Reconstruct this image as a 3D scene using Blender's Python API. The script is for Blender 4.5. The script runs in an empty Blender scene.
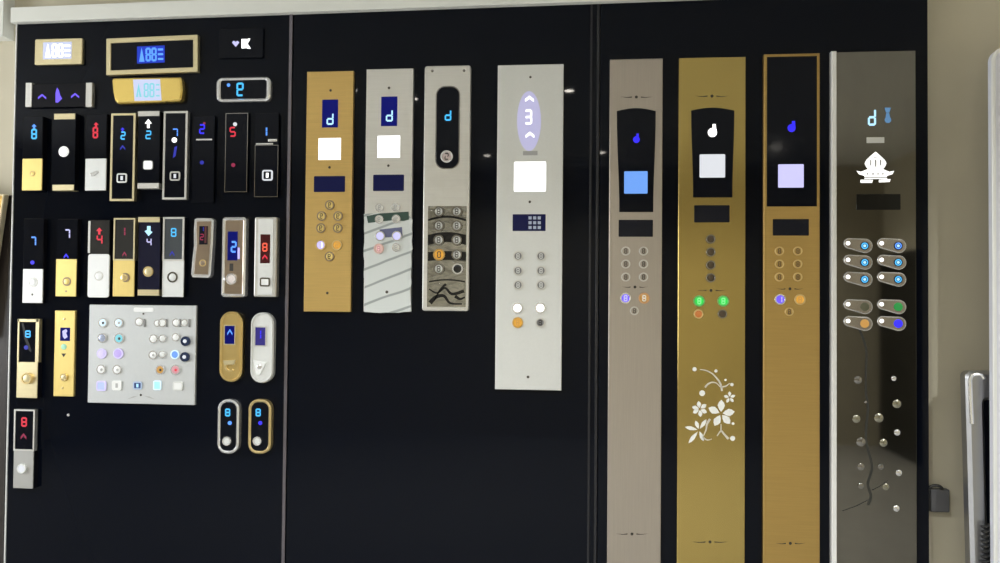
import bpy, bmesh, math, random
from mathutils import Vector, Matrix

random.seed(7)
SC = bpy.context.scene
COL = SC.collection

# ------------------------------------------------------------------ camera
F = 800.0                                   # focal length, in pixels of a 1000x563 frame
CAM = Vector((0.0, -3.2, 1.5))
MR = Matrix(((0.99478634, 0.10159407, 0.00887621),
             (0.00657394, 0.02297385, -0.99971445),
             (-0.10176898, 0.99456063, 0.0221862)))   # rows: right, down, forward
cd = bpy.data.cameras.new('camera'); cam = bpy.data.objects.new('camera', cd); COL.objects.link(cam)
cd.sensor_width = 36.0; cd.lens = F / 1000.0 * 36.0; cd.clip_start = 0.05
rot = Matrix((MR[0], -MR[1], -MR[2])).transposed()
cam.matrix_world = Matrix.Translation(CAM) @ rot.to_4x4()
SC.camera = cam

def P(px, py, d=0.0):
    """point of the wall-parallel plane d metres in front of the board, seen at a pixel"""
    v = MR.transposed() @ Vector(((px - 500) / F, (py - 281.5) / F, 1.0))
    return CAM + v * ((-d - CAM.y) / v.y)

# ------------------------------------------------------------------ world, lights, exposure
W = bpy.data.worlds.new('world'); SC.world = W; W.use_nodes = True
bg = W.node_tree.nodes['Background']; bg.inputs[0].default_value = (0.75, 0.85, 1.0, 1); bg.inputs[1].default_value = 0.6
SC.view_settings.view_transform = 'Standard'; SC.view_settings.look = 'None'
SC.view_settings.gamma = 1; SC.view_settings.use_curve_mapping = False
SC.view_settings.exposure = 0.45

def area(name, loc, rotation, sx, sy, power, color):
    l = bpy.data.lights.new(name, 'AREA'); l.shape = 'RECTANGLE'; l.size = sx; l.size_y = sy
    l.energy = power; l.color = color
    o = bpy.data.objects.new(name, l); o.location = loc; o.rotation_euler = rotation; COL.objects.link(o); return o

XL, XR, YB, ZC = -5.5, 3.15, -5.6, 2.95         # left wall, right wall, back wall, ceiling
WY0, WY1 = -3.5, -0.7                            # window in the left wall, near the board
area('window_daylight', (XL - 0.15, (WY0 + WY1) / 2, 1.65), (0, -math.pi / 2, 0), 1.7, WY1 - WY0, 110, (0.95, 0.98, 1.0))
DOWN = []                                       # downlights: the first ones set from the glints they leave in the glossy board
def glint_to_ceiling(px, py):
    p = P(px, py); v = (p - CAM); v.y = -v.y
    return p + v * ((ZC - p.z) / v.z)
for (gx, gy) in ((569, 90), (602, 152), (487, 155), (413, 98)):
    q = glint_to_ceiling(gx, gy); DOWN.append((q.x, q.y))
DOWN += [(-1.6, -2.2), (2.2, -1.9), (1.8, -4.5)]  # extra lamps with no glint, added to brighten walls and panels

# ------------------------------------------------------------------ materials
MATS = {}
def mat(name, base=(0.5, 0.5, 0.5), rough=0.5, metal=0.0, emit=None, es=0.0, spec=0.5, brush=None, mottle=0.0, aniso=0.0, bump=0.0, coat=0.0, distort=0.0):
    if name in MATS: return MATS[name]
    m = bpy.data.materials.new(name); m.use_nodes = True; nt = m.node_tree; b = nt.nodes['Principled BSDF']
    b.inputs['Base Color'].default_value = (*base, 1); b.inputs['Roughness'].default_value = rough
    b.inputs['Metallic'].default_value = metal; b.inputs['Specular IOR Level'].default_value = spec
    b.inputs['Coat Weight'].default_value = coat
    if emit:
        b.inputs['Emission Color'].default_value = (*emit, 1); b.inputs['Emission Strength'].default_value = es * 0.78
    if brush or mottle:
        tc = nt.nodes.new('ShaderNodeTexCoord'); mp = nt.nodes.new('ShaderNodeMapping'); nz = nt.nodes.new('ShaderNodeTexNoise')
        nt.links.new(tc.outputs['Object'], mp.inputs['Vector']); nt.links.new(mp.outputs['Vector'], nz.inputs['Vector'])
        mp.inputs['Scale'].default_value = brush or (1, 1, 1)
        nz.inputs['Scale'].default_value = 6.0; nz.inputs['Distortion'].default_value = distort; nz.inputs['Detail'].default_value = 5
        if mottle:
            mx = nt.nodes.new('ShaderNodeMix'); mx.data_type = 'RGBA'
            mx.inputs[6].default_value = (*[c * (1 - mottle) for c in base], 1)
            mx.inputs[7].default_value = (*[min(1, c * (1 + mottle)) for c in base], 1)
            nt.links.new(nz.outputs['Fac'], mx.inputs[0]); nt.links.new(mx.outputs[2], b.inputs['Base Color'])
        if bump:
            bp = nt.nodes.new('ShaderNodeBump'); bp.inputs['Strength'].default_value = bump; bp.inputs['Distance'].default_value = 0.002
            nt.links.new(nz.outputs['Fac'], bp.inputs['Height']); nt.links.new(bp.outputs['Normal'], b.inputs['Normal'])
    MATS[name] = m; return m

BLACKGLASS = mat('board_black_glass', (0.0022, 0.0034, 0.0075), 0.03, 0, spec=0.14)
PANELGLASS = mat('panel_black_glass', (0.004, 0.005, 0.009), 0.08, spec=.15)
SMOKE = mat('smoked_glass', (0.035, 0.035, 0.035), 0.1)
BLACKBOX = mat('black_plastic', (0.005, 0.005, 0.008), 0.3, spec=.15)
GOLD = mat('brushed_gold', (0.66, 0.45, 0.16), 0.38, .8, brush=(1, 1, 40), mottle=0.12, bump=0.05)
GOLDTALL = mat('brushed_gold_deep', (0.52, 0.345, 0.115), 0.42, .85, brush=(1, 1, 40), mottle=0.1, bump=0.05)
GOLDMIRROR = mat('polished_gold', (0.48, 0.36, 0.12), 0.18, .88, brush=(2, 2, 1), mottle=0.05)
GOLDY = mat('satin_yellow_gold', (0.85, 0.66, 0.24), 0.4, 0.75, brush=(40, 1, 1), mottle=0.06)
PALEGOLD = mat('pale_gold', (0.78, 0.68, 0.42), 0.35, 0.85, brush=(1, 1, 30), mottle=0.08)
SILVER = mat('brushed_silver', (0.70, 0.69, 0.66), 0.38, .8, brush=(1, 1, 40), mottle=0.08, bump=0.04)
STEEL = mat('brushed_steel_warm', (0.47, 0.42, 0.37), 0.40, .88, brush=(40, 1, 1), mottle=0.08, bump=0.04)
SATIN = mat('satin_silver', (0.74, 0.75, 0.74), 0.5, 0.6, brush=(20, 20, 20), mottle=0.03)
WHITEPL = mat('white_satin_metal', (0.86, 0.87, 0.87), 0.45, 0.25)
BRONZE = mat('bronze_metal', (0.42, 0.33, 0.25), 0.3, 1, brush=(1, 1, 30), mottle=0.1)
CHROME = mat('chrome', (0.82, 0.82, 0.83), 0.25, .75)
GOLDCH = mat('polished_gold_rim', (0.80, 0.62, 0.30), 0.28, .75)
DARKCH = mat('dark_chrome', (0.28, 0.27, 0.26), 0.12, 1)
BLACKMIR = mat('black_mirror_steel', (0.20, 0.19, 0.165), 0.045, 1, brush=(3, 3, 1), mottle=0.1)
WAVYMIR = mat('streaked_mirror_steel', (0.36, 0.36, 0.35), 0.1, 1, brush=(2.2, 2.2, 5), mottle=0.9, bump=0.6, distort=2.5)  # mirror reflections put into the colour as noise streaks
WHITEINK = mat('white_etching', (0.85, 0.85, 0.83), 0.5)
DARKINK = mat('dark_engraving', (0.03, 0.025, 0.02), 0.5)
GREYINK = mat('grey_engraving', (0.42, 0.42, 0.42), 0.5)
SCREW = mat('screw_head', (0.10, 0.09, 0.08), 0.3, 1)
LABELWIN = mat('dark_window', (0.010, 0.011, 0.018), 0.15, spec=.2)
LABELBLUE = mat('dark_blue_window', (0.006, 0.007, 0.02), 0.15, spec=.15, emit=(0.015, 0.02, 0.16), es=0.2)
ALU = mat('aluminium_edge', (0.55, 0.54, 0.58), 0.35, 1)
WHITEALU = mat('white_aluminium', (0.85, 0.86, 0.86), 0.3, 0.3)
E_BLUE = mat('lit_blue', (0, 0, 0), emit=(0.09, 0.30, 1.0), es=1.3)
E_DIM = mat('lit_dim_blue', (0, 0, 0), emit=(0.02, 0.03, 0.7), es=0.6)
E_DEEP = mat('lit_deep_blue', (0, 0, 0), emit=(0.03, 0.02, 1.0), es=1.2)
E_CYAN = mat('lit_cyan', (0, 0, 0), emit=(0.06, 0.50, 1.0), es=1.2)
E_ICE = mat('lit_ice_blue', (0, 0, 0), emit=(0.42, 0.72, 1.0), es=1.3)
E_TEAL = mat('lit_teal', (0, 0, 0), emit=(0.25, 0.75, 0.85), es=0.9)
E_VIOLET = mat('lit_violet', (0, 0, 0), emit=(0.17, 0.10, 1.0), es=1.1)
E_LILAC = mat('lit_lilac', (0.3, 0.3, 0.4), emit=(0.45, 0.38, 0.95), es=0.9)
E_LAVEN = mat('lit_pale_lavender', (0, 0, 0), emit=(0.62, 0.60, 1.0), es=1.0)
E_RED = mat('lit_red', (0, 0, 0), emit=(1.0, 0.03, 0.07), es=0.8)
E_DIMRED = mat('lit_dim_red', (0, 0, 0), emit=(0.6, 0.02, 0.12), es=0.5)
E_WHITE = mat('lit_white', (0.8, 0.8, 0.8), emit=(1, 1, 1), es=1.3)
E_GREYW = mat('lit_soft_white', (0.15, 0.15, 0.15), emit=(0.85, 0.88, 0.95), es=0.75)
E_SKY = mat('lit_sky_blue', (0, 0, 0), emit=(0.16, 0.38, 0.95), es=0.95)
E_GREEN = mat('lit_green', (0, 0.05, 0), emit=(0.02, 0.75, 0.08), es=0.9)
E_ORANGE = mat('lit_orange', (0.1, 0.05, 0), emit=(0.95, 0.45, 0.05), es=0.7)
E_AMBER = mat('lit_amber', (0.1, 0.05, 0), emit=(0.85, 0.45, 0.12), es=0.55)
E_PINK = mat('lit_pink', (0.1, 0.05, 0.05), emit=(0.95, 0.45, 0.50), es=0.6)
LCDBLUE = mat('blue_backlight', (0, 0, 0.02), .3, spec=.1, emit=(0.025, 0.06, 0.62), es=0.85)
LCDNAVY = mat('navy_backlight', (0, 0, 0.01), .3, spec=.1, emit=(0.004, 0.007, 0.16), es=0.8)
LCDPALE = mat('pale_backlight', (0.1, 0.1, 0.1), emit=(0.62, 0.68, 0.95), es=0.85)
LCDLILAC = mat('lilac_diffuser', (0.66, 0.66, 0.72), 0.5, emit=(0.30, 0.27, 1.0), es=0.30)

# ------------------------------------------------------------------ mesh helpers
def link(name, bm, m, parent=None, smooth=True):
    xs = [v.co for v in bm.verts]
    for ax, no in ((0, (1, 0, 0)), (2, (0, 0, 1))):         # large sheets are cut into smaller faces
        lo, hi = min(c[ax] for c in xs), max(c[ax] for c in xs); k = int((hi - lo) / 0.22)
        for i in range(1, k + 1):
            if k > 40: break
            co = [0, 0, 0]; co[ax] = lo + (hi - lo) * i / (k + 1)
            bmesh.ops.bisect_plane(bm, geom=bm.verts[:] + bm.edges[:] + bm.faces[:], plane_co=co, plane_no=no)
    bmesh.ops.recalc_face_normals(bm, faces=bm.faces)
    me = bpy.data.meshes.new(name); bm.to_mesh(me); bm.free(); me.materials.append(m)
    if smooth:
        for p in me.polygons: p.use_smooth = True
        me.set_sharp_from_angle(angle=math.radians(35))
        for p in me.polygons:
            if len(p.vertices) > 4 or p.area > 4e-4: p.use_smooth = False
    o = bpy.data.objects.new(name, me); COL.objects.link(o)
    if parent: o.parent = parent
    return o

def rrect(x0, z0, x1, z1, r=0.0, n=5):
    r = min(r, (x1 - x0) / 2 - 1e-5, (z1 - z0) / 2 - 1e-5)
    if r <= 0: return [(x0, z0), (x1, z0), (x1, z1), (x0, z1)]
    o = []
    for (cx, cz, a) in ((x1 - r, z0 + r, -90), (x1 - r, z1 - r, 0), (x0 + r, z1 - r, 90), (x0 + r, z0 + r, 180)):
        for i in range(n + 1):
            t = math.radians(a + 90 * i / n); o.append((cx + r * math.cos(t), cz + r * math.sin(t)))
    return o

def inset(pts, e):
    """move a closed outline inwards by e"""
    n = len(pts); A = sum(pts[i][0] * pts[(i + 1) % n][1] - pts[(i + 1) % n][0] * pts[i][1] for i in range(n))
    s = 1 if A > 0 else -1; out = []
    for i in range(n):
        p0, p1, p2 = Vector(pts[i - 1]), Vector(pts[i]), Vector(pts[(i + 1) % n])
        d1, d2 = (p1 - p0), (p2 - p1)
        if d1.length < 1e-9 or d2.length < 1e-9: out.append(tuple(p1)); continue
        d1.normalize(); d2.normalize()
        n1, n2 = Vector((-d1.y, d1.x)) * s, Vector((-d2.y, d2.x)) * s
        b = n1 + n2
        if b.length < 1e-6: b = n1.copy()
        b.normalize(); k = e / max(0.35, b.dot(n1)); q = p1 + b * k; out.append((q.x, q.y))
    return out

def prism(bm, pts, d0, d1, bev=0.0):
    """outline (x, z) raised from depth d0 to d1 towards the room, front edge chamfered"""
    loops = [(pts, d0)]
    if bev > 0: loops += [(pts, d1 - bev), (inset(pts, bev * 0.4), d1 - bev * 0.35), (inset(pts, bev), d1)]
    else: loops += [(pts, d1)]
    rings = [[bm.verts.new((x, -d, z)) for (x, z) in l] for (l, d) in loops]
    n = len(pts)
    for a, b in zip(rings, rings[1:]):
        for i in range(n): bm.faces.new((a[i], a[(i + 1) % n], b[(i + 1) % n], b[i]))
    bm.faces.new(rings[-1]); bm.faces.new(rings[0][::-1])

def ringprism(bm, outer, inner, d0, d1, bev=0.0):
    n = len(outer)
    if bev > 0:
        L = [(outer, d0), (outer, d1 - bev), (inset(outer, bev), d1), (inset(inner, -bev), d1), (inner, d1 - bev), (inner, d0)]
    else:
        L = [(outer, d0), (outer, d1), (inner, d1), (inner, d0)]
    R = [[bm.verts.new((x, -d, z)) for (x, z) in l] for (l, d) in L]
    for a, b in zip(R, R[1:] + R[:1]):
        for i in range(n): bm.faces.new((a[i], a[(i + 1) % n], b[(i + 1) % n], b[i]))

def lathe(bm, cx, cz, prof, n=20):
    """prof: list of (radius, depth) from back to front; last may have radius 0"""
    R = []
    for (r, d) in prof:
        if r < 1e-7: R.append([bm.verts.new((cx, -d, cz))])
        else: R.append([bm.verts.new((cx + r * math.cos(2 * math.pi * i / n), -d, cz + r * math.sin(2 * math.pi * i / n))) for i in range(n)])
    for a, b in zip(R, R[1:]):
        for i in range(n):
            if len(b) == 1: bm.faces.new((a[i], a[(i + 1) % n], b[0]))
            else: bm.faces.new((a[i], a[(i + 1) % n], b[(i + 1) % n], b[i]))
    if len(R[0]) > 1: bm.faces.new(R[0][::-1])
    if len(R[-1]) > 1: bm.faces.new(R[-1])

def tube(bm, pts, r, n=8, taper=None):
    pts = [Vector(p) for p in pts]; prev = None; R = []
    for i, p in enumerate(pts):
        t = (pts[min(i + 1, len(pts) - 1)] - pts[max(i - 1, 0)]).normalized()
        u = t.cross(Vector((0, 1, 0)))
        if u.length < 1e-3: u = t.cross(Vector((1, 0, 0)))
        u.normalize(); v = t.cross(u)
        rr = r if taper is None else r * taper[i]
        R.append([bm.verts.new(p + (u * math.cos(2 * math.pi * k / n) + v * math.sin(2 * math.pi * k / n)) * rr) for k in range(n)])
    for a, b in zip(R, R[1:]):
        for k in range(n): bm.faces.new((a[k], a[(k + 1) % n], b[(k + 1) % n], b[k]))
    bm.faces.new(R[0][::-1]); bm.faces.new(R[-1])

def wbox(bm, x0, y0, z0, x1, y1, z1):
    v = [bm.verts.new(p) for p in ((x0, y0, z0), (x1, y0, z0), (x1, y1, z0), (x0, y1, z0), (x0, y0, z1), (x1, y0, z1), (x1, y1, z1), (x0, y1, z1))]
    for f in ((0, 3, 2, 1), (4, 5, 6, 7), (0, 1, 5, 4), (1, 2, 6, 5), (2, 3, 7, 6), (3, 0, 4, 7)): bm.faces.new([v[i] for i in f])

def structure(name, bm, m):
    o = link(name, bm, m, None, smooth=False); o['kind'] = 'structure'; return o

SEG = {'a': (0.12, 0.92, 0.88, 1.06), 'g': (0.12, 0.43, 0.88, 0.57), 'd': (0.12, -0.06, 0.88, 0.08),
       'f': (-0.02, 0.53, 0.16, 0.99), 'b': (0.84, 0.53, 1.02, 0.99), 'e': (-0.02, 0.01, 0.16, 0.47), 'c': (0.84, 0.01, 1.02, 0.47)}
DIG = {'d': 'bcdeg', '9': 'abfged', '8': 'abcdefg', '2': 'abged', '1': 'bc', '7': 'abc', '4': 'fgbc', 'A': 'abcefg', '3': 'abgcd', '5': 'afgcd', 'e': 'adefg', 'E': 'adefg'}

class Thing:
    def __init__(s, name, label, cat, cx, cy, group=None, D=0.0):
        s.o = bpy.data.objects.new(name, None); COL.objects.link(s.o)
        s.at = P(cx, cy, D); s.at.y = 0; s.o.location = s.at; s.o.empty_display_size = 0.05
        s.o['label'] = label; s.o['category'] = cat
        if group: s.o['group'] = group
    def L(s, px, py, d):
        p = P(px, py, d) - s.at; return (p.x, p.z)
    def box(s, x0, y0, x1, y1, d):
        xm, ym = (x0 + x1) / 2, (y0 + y1) / 2
        return (s.L(x0, ym, d)[0], s.L(xm, y1, d)[1], s.L(x1, ym, d)[0], s.L(xm, y0, d)[1])
    def scale(s, x, y, d): return s.L(x + 1, y, d)[0] - s.L(x, y, d)[0]
    def rect(s, name, x0, y0, x1, y1, d0, d1, m, r=0, bev=0.0008, parent=None, n=5):
        k = s.scale((x0 + x1) / 2, (y0 + y1) / 2, d1); bm = bmesh.new()
        prism(bm, rrect(*s.box(x0, y0, x1, y1, d1), r * k, n), d0, d1, bev)
        return link(name, bm, m, parent or s.o)
    def poly(s, name, pts, d0, d1, m, bev=0.0, parent=None):
        bm = bmesh.new(); prism(bm, [s.L(x, y, d1) for x, y in pts], d0, d1, bev); return link(name, bm, m, parent or s.o)
    def frame(s, name, x0, y0, x1, y1, t, d0, d1, m, r=0, bev=0.0006, parent=None, tb=None, n=6):
        """t, tb: frame width in pixels at the sides, at top and bottom"""
        tb = tb or t; k = s.scale((x0 + x1) / 2, (y0 + y1) / 2, d1); b = s.box(x0, y0, x1, y1, d1); ri = max(r * k - t * k, r * k * 0.4) if r else 0
        bm = bmesh.new(); ringprism(bm, rrect(*b, r * k, n), rrect(b[0] + t * k, b[1] + tb * k, b[2] - t * k, b[3] - tb * k, ri, n), d0, d1, bev)
        return link(name, bm, m, parent or s.o)
    def disc(s, name, cx, cy, r, d0, d1, m, parent=None, dome=0.3, n=20):
        x, z = s.L(cx, cy, d1); R = r * s.scale(cx, cy, d1); bm = bmesh.new()
        lathe(bm, x, z, [(R, d0), (R, d1 - 0.0008), (R * 0.93, d1 - 0.0002), (R * 0.6, d1 + dome * R * 0.12), (0, d1 + dome * R * 0.2)], n)
        return link(name, bm, m, parent or s.o)
    def ring(s, name, cx, cy, r, w, d0, d1, m, parent=None, n=24):
        x, z = s.L(cx, cy, d1); k = s.scale(cx, cy, d1); bm = bmesh.new()
        c = [(math.cos(2 * math.pi * i / n), math.sin(2 * math.pi * i / n)) for i in range(n)]
        ringprism(bm, [(x + a * r * k, z + b * r * k) for a, b in c], [(x + a * (r - w) * k, z + b * (r - w) * k) for a, b in c], d0, d1, 0.0005)
        return link(name, bm, m, parent or s.o)
    def button(s, cx, cy, r, d, rim, face, mark=None, out=0.006, name='button'):
        """round push button: rim and body, inset cap, optional engraved mark"""
        b = s.ring(name, cx, cy, r, r * 0.26, d - 0.001, d + out, rim)
        c = s.disc('button_face', cx, cy, r * 0.76, d - 0.001, d + out * 0.75, face, b)
        if mark: s.glyph('mark', cx, cy, r * 0.95, r * 0.6, mark[0], d + out * 0.75 + 0.001, mark[1], b, thick=1.7)
        return b
    def sqbutton(s, cx, cy, w, h, d, rim, face, out=0.005, core=None):
        b = s.frame('button', cx - w / 2, cy - h / 2, cx + w / 2, cy + h / 2, w * 0.14, d - 0.001, d + out, rim, r=w * 0.2)
        s.rect('button_face', cx - w * .38, cy - h * .38, cx + w * .38, cy + h * .38, d - 0.001, d + out * 0.8, face, r=w * 0.12, parent=b)
        if core: s.rect('mark', cx - w * .12, cy - h * .22, cx + w * .12, cy + h * .22, d, d + out * 0.8 + 0.0006, core, parent=b, bev=0)
        return b
    def glyph(s, name, cx, cy, h, w, chars, d, m, parent=None, thick=1.0, gap=0.35):
        """seven-segment characters centred on a pixel"""
        bm = bmesh.new(); n = len(chars); cw = w if n == 1 else w / (n + gap * (n - 1))
        for i, ch in enumerate(chars):
            X = cx - w / 2 + i * cw * (1 + gap)
            for sg in DIG[ch]:
                a, b, c, e = SEG[sg]; mx, mz = (a + c) / 2, (b + e) / 2
                if c - a < e - b: a, c = mx - 0.09 * thick * h / cw * .6, mx + 0.09 * thick * h / cw * .6
                else: b, e = mz - 0.065 * thick, mz + 0.065 * thick
                x0, z0 = s.L(X + a * cw, cy + h / 2 - b * h, d); x1, z1 = s.L(X + c * cw, cy + h / 2 - e * h, d)
                prism(bm, [(x0, z0), (x1, z0), (x1, z1), (x0, z1)], d - 0.001, d, 0)
        return link(name, bm, m, parent or s.o, smooth=False)
    def polys(s, name, plist, d, m, parent=None, th=0.001):
        bm = bmesh.new()
        for pts in plist: prism(bm, [s.L(x, y, d) for x, y in pts], d - th, d, 0)
        return link(name, bm, m, parent or s.o, smooth=False)
    def screw(s, cx, cy, d, r=1.6, m=None):
        return s.disc('screw', cx, cy, r, d - 0.001, d + 0.0012, m or SCREW, n=12)
    def flourish(s, cx, cy, w, d, m=DARKINK):
        """engraved dot between two tapering strokes"""
        c = [(cx + 1.5 * math.cos(i * math.pi / 5), cy + 1.5 * math.sin(i * math.pi / 5)) for i in range(10)]
        pl = [c]
        for sg in (-1, 1):
            pl.append([(cx + sg * 4.5, cy - .55), (cx + sg * w * .28, cy + .2), (cx + sg * w * .5, cy - .3), (cx + sg * w * .3, cy + .75), (cx + sg * 4.5, cy + .55)])
        return s.polys('ornament', pl, d + 0.0008, m)

def chev(cx, cy, w, h, t):
    return [(cx - w / 2, cy + h / 2), (cx, cy - h / 2), (cx + w / 2, cy + h / 2), (cx + w / 2, cy + h / 2 + t), (cx, cy - h / 2 + t), (cx - w / 2, cy + h / 2 + t)]
def arrow_up(cx, cy, w, h):
    return [(cx - w / 2, cy - h * 0.0), (cx, cy - h / 2), (cx + w / 2, cy), (cx + w * .18, cy), (cx + w * .18, cy + h / 2), (cx - w * .18, cy + h / 2), (cx - w * .18, cy)]
def stroke(pts, w0, w1):
    L_, R_ = [], []; q = [Vector(p) for p in pts]; n = len(q); sm = []
    for i in range(n - 1):                                  # smooth curve through the given points
        a, b, c, e = q[max(i - 1, 0)], q[i], q[i + 1], q[min(i + 2, n - 1)]
        for j in range(5):
            u = j / 5; sm.append(.5 * (2 * b + (c - a) * u + (2 * a - 5 * b + 4 * c - e) * u * u + (3 * b - a - 3 * c + e) * u ** 3))
    pts = [tuple(v) for v in sm] + [tuple(q[-1])]
    for i, p in enumerate(pts):
        a = Vector(pts[max(i - 1, 0)]); b = Vector(pts[min(i + 1, len(pts) - 1)]); tg = (b - a).normalized(); w_ = (w0 + (w1 - w0) * i / (len(pts) - 1)) / 2
        L_.append((p[0] - tg.y * w_, p[1] + tg.x * w_)); R_.append((p[0] + tg.y * w_, p[1] - tg.x * w_))
    return L_ + R_[::-1]
def circ(cx, cy, r, n=14): return [(cx + r * math.cos(2 * math.pi * i / n), cy + r * math.sin(2 * math.pi * i / n)) for i in range(n)]

# ------------------------------------------------------------------ the room
M_WALL = mat('beige_wall_paint', (0.60, 0.55, 0.425), 0.7, brush=(1, 1, 1), mottle=0.06)
M_CEIL = mat('white_ceiling_paint', (0.80, 0.80, 0.77), 0.8)
M_FLOOR = mat('grey_floor_tile', (0.34, 0.33, 0.31), 0.25, brush=(1, 1, 1), mottle=0.12)
bm = bmesh.new(); wbox(bm, XL - .2, YB - .2, -0.1, XR + .2, 0.3, 0.0); structure('floor', bm, M_FLOOR)
bm = bmesh.new(); wbox(bm, XL - .2, YB - .2, ZC, XR + .2, 0.3, ZC + 0.1); structure('ceiling', bm, M_CEIL)
bm = bmesh.new(); wbox(bm, XL - .2, 0.07, 0, XR + .2, 0.2, ZC); structure('wall_front', bm, M_WALL)
bm = bmesh.new(); wbox(bm, XL - .2, YB - .1, 0, XR + .2, YB, ZC); structure('wall_back', bm, mat('taupe_wall_paint', (0.40, 0.36, 0.27), 0.7))
bm = bmesh.new(); wbox(bm, XR, YB, 0, XR + .1, 0.07, ZC); structure('wall_right', bm, M_WALL)
bm = bmesh.new(); wbox(bm, XR - .05, YB + .02, 0, XR - .001, YB + 1.0, 2.0); wbox(bm, XR - .065, YB + .94, .95, XR - .045, YB + .97, 1.1); structure('door_1', bm, mat('dark_door_paint', (.012, .012, .012), .4))
bm = bmesh.new()
for a in ((YB, 0, WY0, ZC), (WY1, 0, 0.07, ZC), (WY0, 0, WY1, 0.8), (WY0, 2.5, WY1, ZC)): wbox(bm, XL - .1, a[0], a[1], XL, a[2], a[3])
structure('wall_left', bm, M_WALL)
bm = bmesh.new()
for y in (WY0, WY0 + .92, WY0 + 1.84, WY1 - .05): wbox(bm, XL - .08, y, 0.8, XL - .03, y + 0.05, 2.5)
for z in (0.8, 2.45): wbox(bm, XL - .08, WY0, z, XL - .03, WY1, z + .05)
structure('window_1', bm, WHITEALU)
M_LAMP = mat('lamp_glow', (1, 1, 1), emit=(1.0, 0.93, 0.82), es=90)
for i, (x, y) in enumerate(DOWN):
    t = bpy.data.objects.new('ceiling_downlight', None); COL.objects.link(t); t.location = (x, y, ZC)
    t['label'] = 'small round recessed downlight in the white ceiling in front of the board'; t['category'] = 'lamp'; t['group'] = 'recessed ceiling downlights'
    bm = bmesh.new(); m4 = Matrix.Rotation(-math.pi / 2, 4, 'X')
    n = 20; c = [(math.cos(2 * math.pi * k / n), math.sin(2 * math.pi * k / n)) for k in range(n)]
    ringprism(bm, [(a * .055, b * .055) for a, b in c], [(a * .035, b * .035) for a, b in c], 0, 0.008, .002)
    bm.transform(Matrix.Rotation(math.pi / 2, 4, 'X')); link('trim_ring', bm, WHITEALU, t)
    bm = bmesh.new(); lathe(bm, 0, 0, [(.034, 0), (.034, .004), (0, .005)], 16)
    bm.transform(Matrix.Rotation(math.pi / 2, 4, 'X')); link('diffuser', bm, M_LAMP, t)
    sp = bpy.data.lights.new('downlight_beam', 'SPOT'); sp.energy = 140; sp.spot_size = math.radians(140); sp.spot_blend = 0.8; sp.color = (0.97, 1.0, 1.0); sp.shadow_soft_size = 0.035
    so = bpy.data.objects.new('downlight_beam', sp); so.location = (x, y, ZC - 0.012); COL.objects.link(so)

# ------------------------------------------------------------------ the black display board, three sections
def vx(px, py): return P(px, py).x
XB0, XB1, XB2, XB3 = vx(11.5, 300), vx(289.5, 281), vx(598.5, 281), vx(928.5, 281)
zt = P(160, 17.0).z
def board(name, label, x0, x1, ztop):
    o = bpy.data.objects.new(name, None); COL.objects.link(o); o.location = ((x0 + x1) / 2, 0, 0.0); o['label'] = label; o['category'] = 'display board'; o['group'] = 'sections of the black display board'
    w = (x1 - x0) / 2; bm = bmesh.new(); prism(bm, rrect(-w, 0.0, w, ztop, 0), -0.065, 0.0, 0.0015); link('glass_panel', bm, BLACKGLASS, o); return o, w
b1, w1 = board('display_board', 'left glossy black board section crowded with small call panels', XB0, XB1 - .0008, zt)
b2, w2 = board('display_board', 'middle glossy black board section carrying four button panels', XB1 + .0008, XB2 - .0008, zt + .02)
b3, w3 = board('display_board', 'right glossy black board section carrying four floor-length button panels', XB2 + .0008, XB3, zt + .06)
def strip(parent, x0, x1, z0, z1, d, m, name='edge_strip'):
    bm = bmesh.new(); prism(bm, rrect(x0, z0, x1, z1, 0), 0.0, d, 0.001); return link(name, bm, m, parent)
def joint(name, xc, w, z1, d, m, z0=0.01):
    bm = bmesh.new(); prism(bm, rrect(xc - w / 2, z0, xc + w / 2, z1, 0), 0.0003, d, 0.0008); structure(name, bm, m)
BJ = mat('black_joint_strip', (0.03, 0.03, 0.035), 0.3, 0.5)
joint('trim_3', XB1 - .008, .013, zt - .003, .006, mat('grey_joint_strip', (0.23, 0.21, 0.24), 0.35, 1))
joint('trim_4', XB2 - .034, .008, zt, .003, BJ); joint('trim_5', XB2 - .007, .010, zt, .003, BJ)
bm = bmesh.new(); prism(bm, rrect(XB0 - .006, 0.0, XB0 - .0005, zt - .002, 0), -0.065, 0.004, 0.001); structure('trim_6', bm, WHITEALU)

# white soffit above the board and the cornice to its left
bm = bmesh.new()
A = [P(10, 22.2, .03), P(760, -4.5, .03)]; up = 0.5
pts = [(A[0].x, A[0].z), (A[1].x, A[1].z), (A[1].x, A[1].z + up), (A[0].x, A[0].z + up)]
pts2 = [(A[0].x, A[0].z), (A[1].x, A[1].z), (A[1].x, A[1].z + .075), (A[0].x, A[0].z + .065)]
pts2 = [(x, min(z, ZC)) for x, z in pts2]
prism(bm, pts2, 0.0005, .03, .004); o = structure('trim_1', bm, mat('white_trim_paint', (0.78, 0.79, 0.75), 0.6))
bm = bmesh.new(); a = P(10, 38, -.03)
wbox(bm, XL, -0.0, a.z, a.x - .012, 0.07, ZC); structure('trim_2', bm, MATS['white_trim_paint'])

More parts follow.
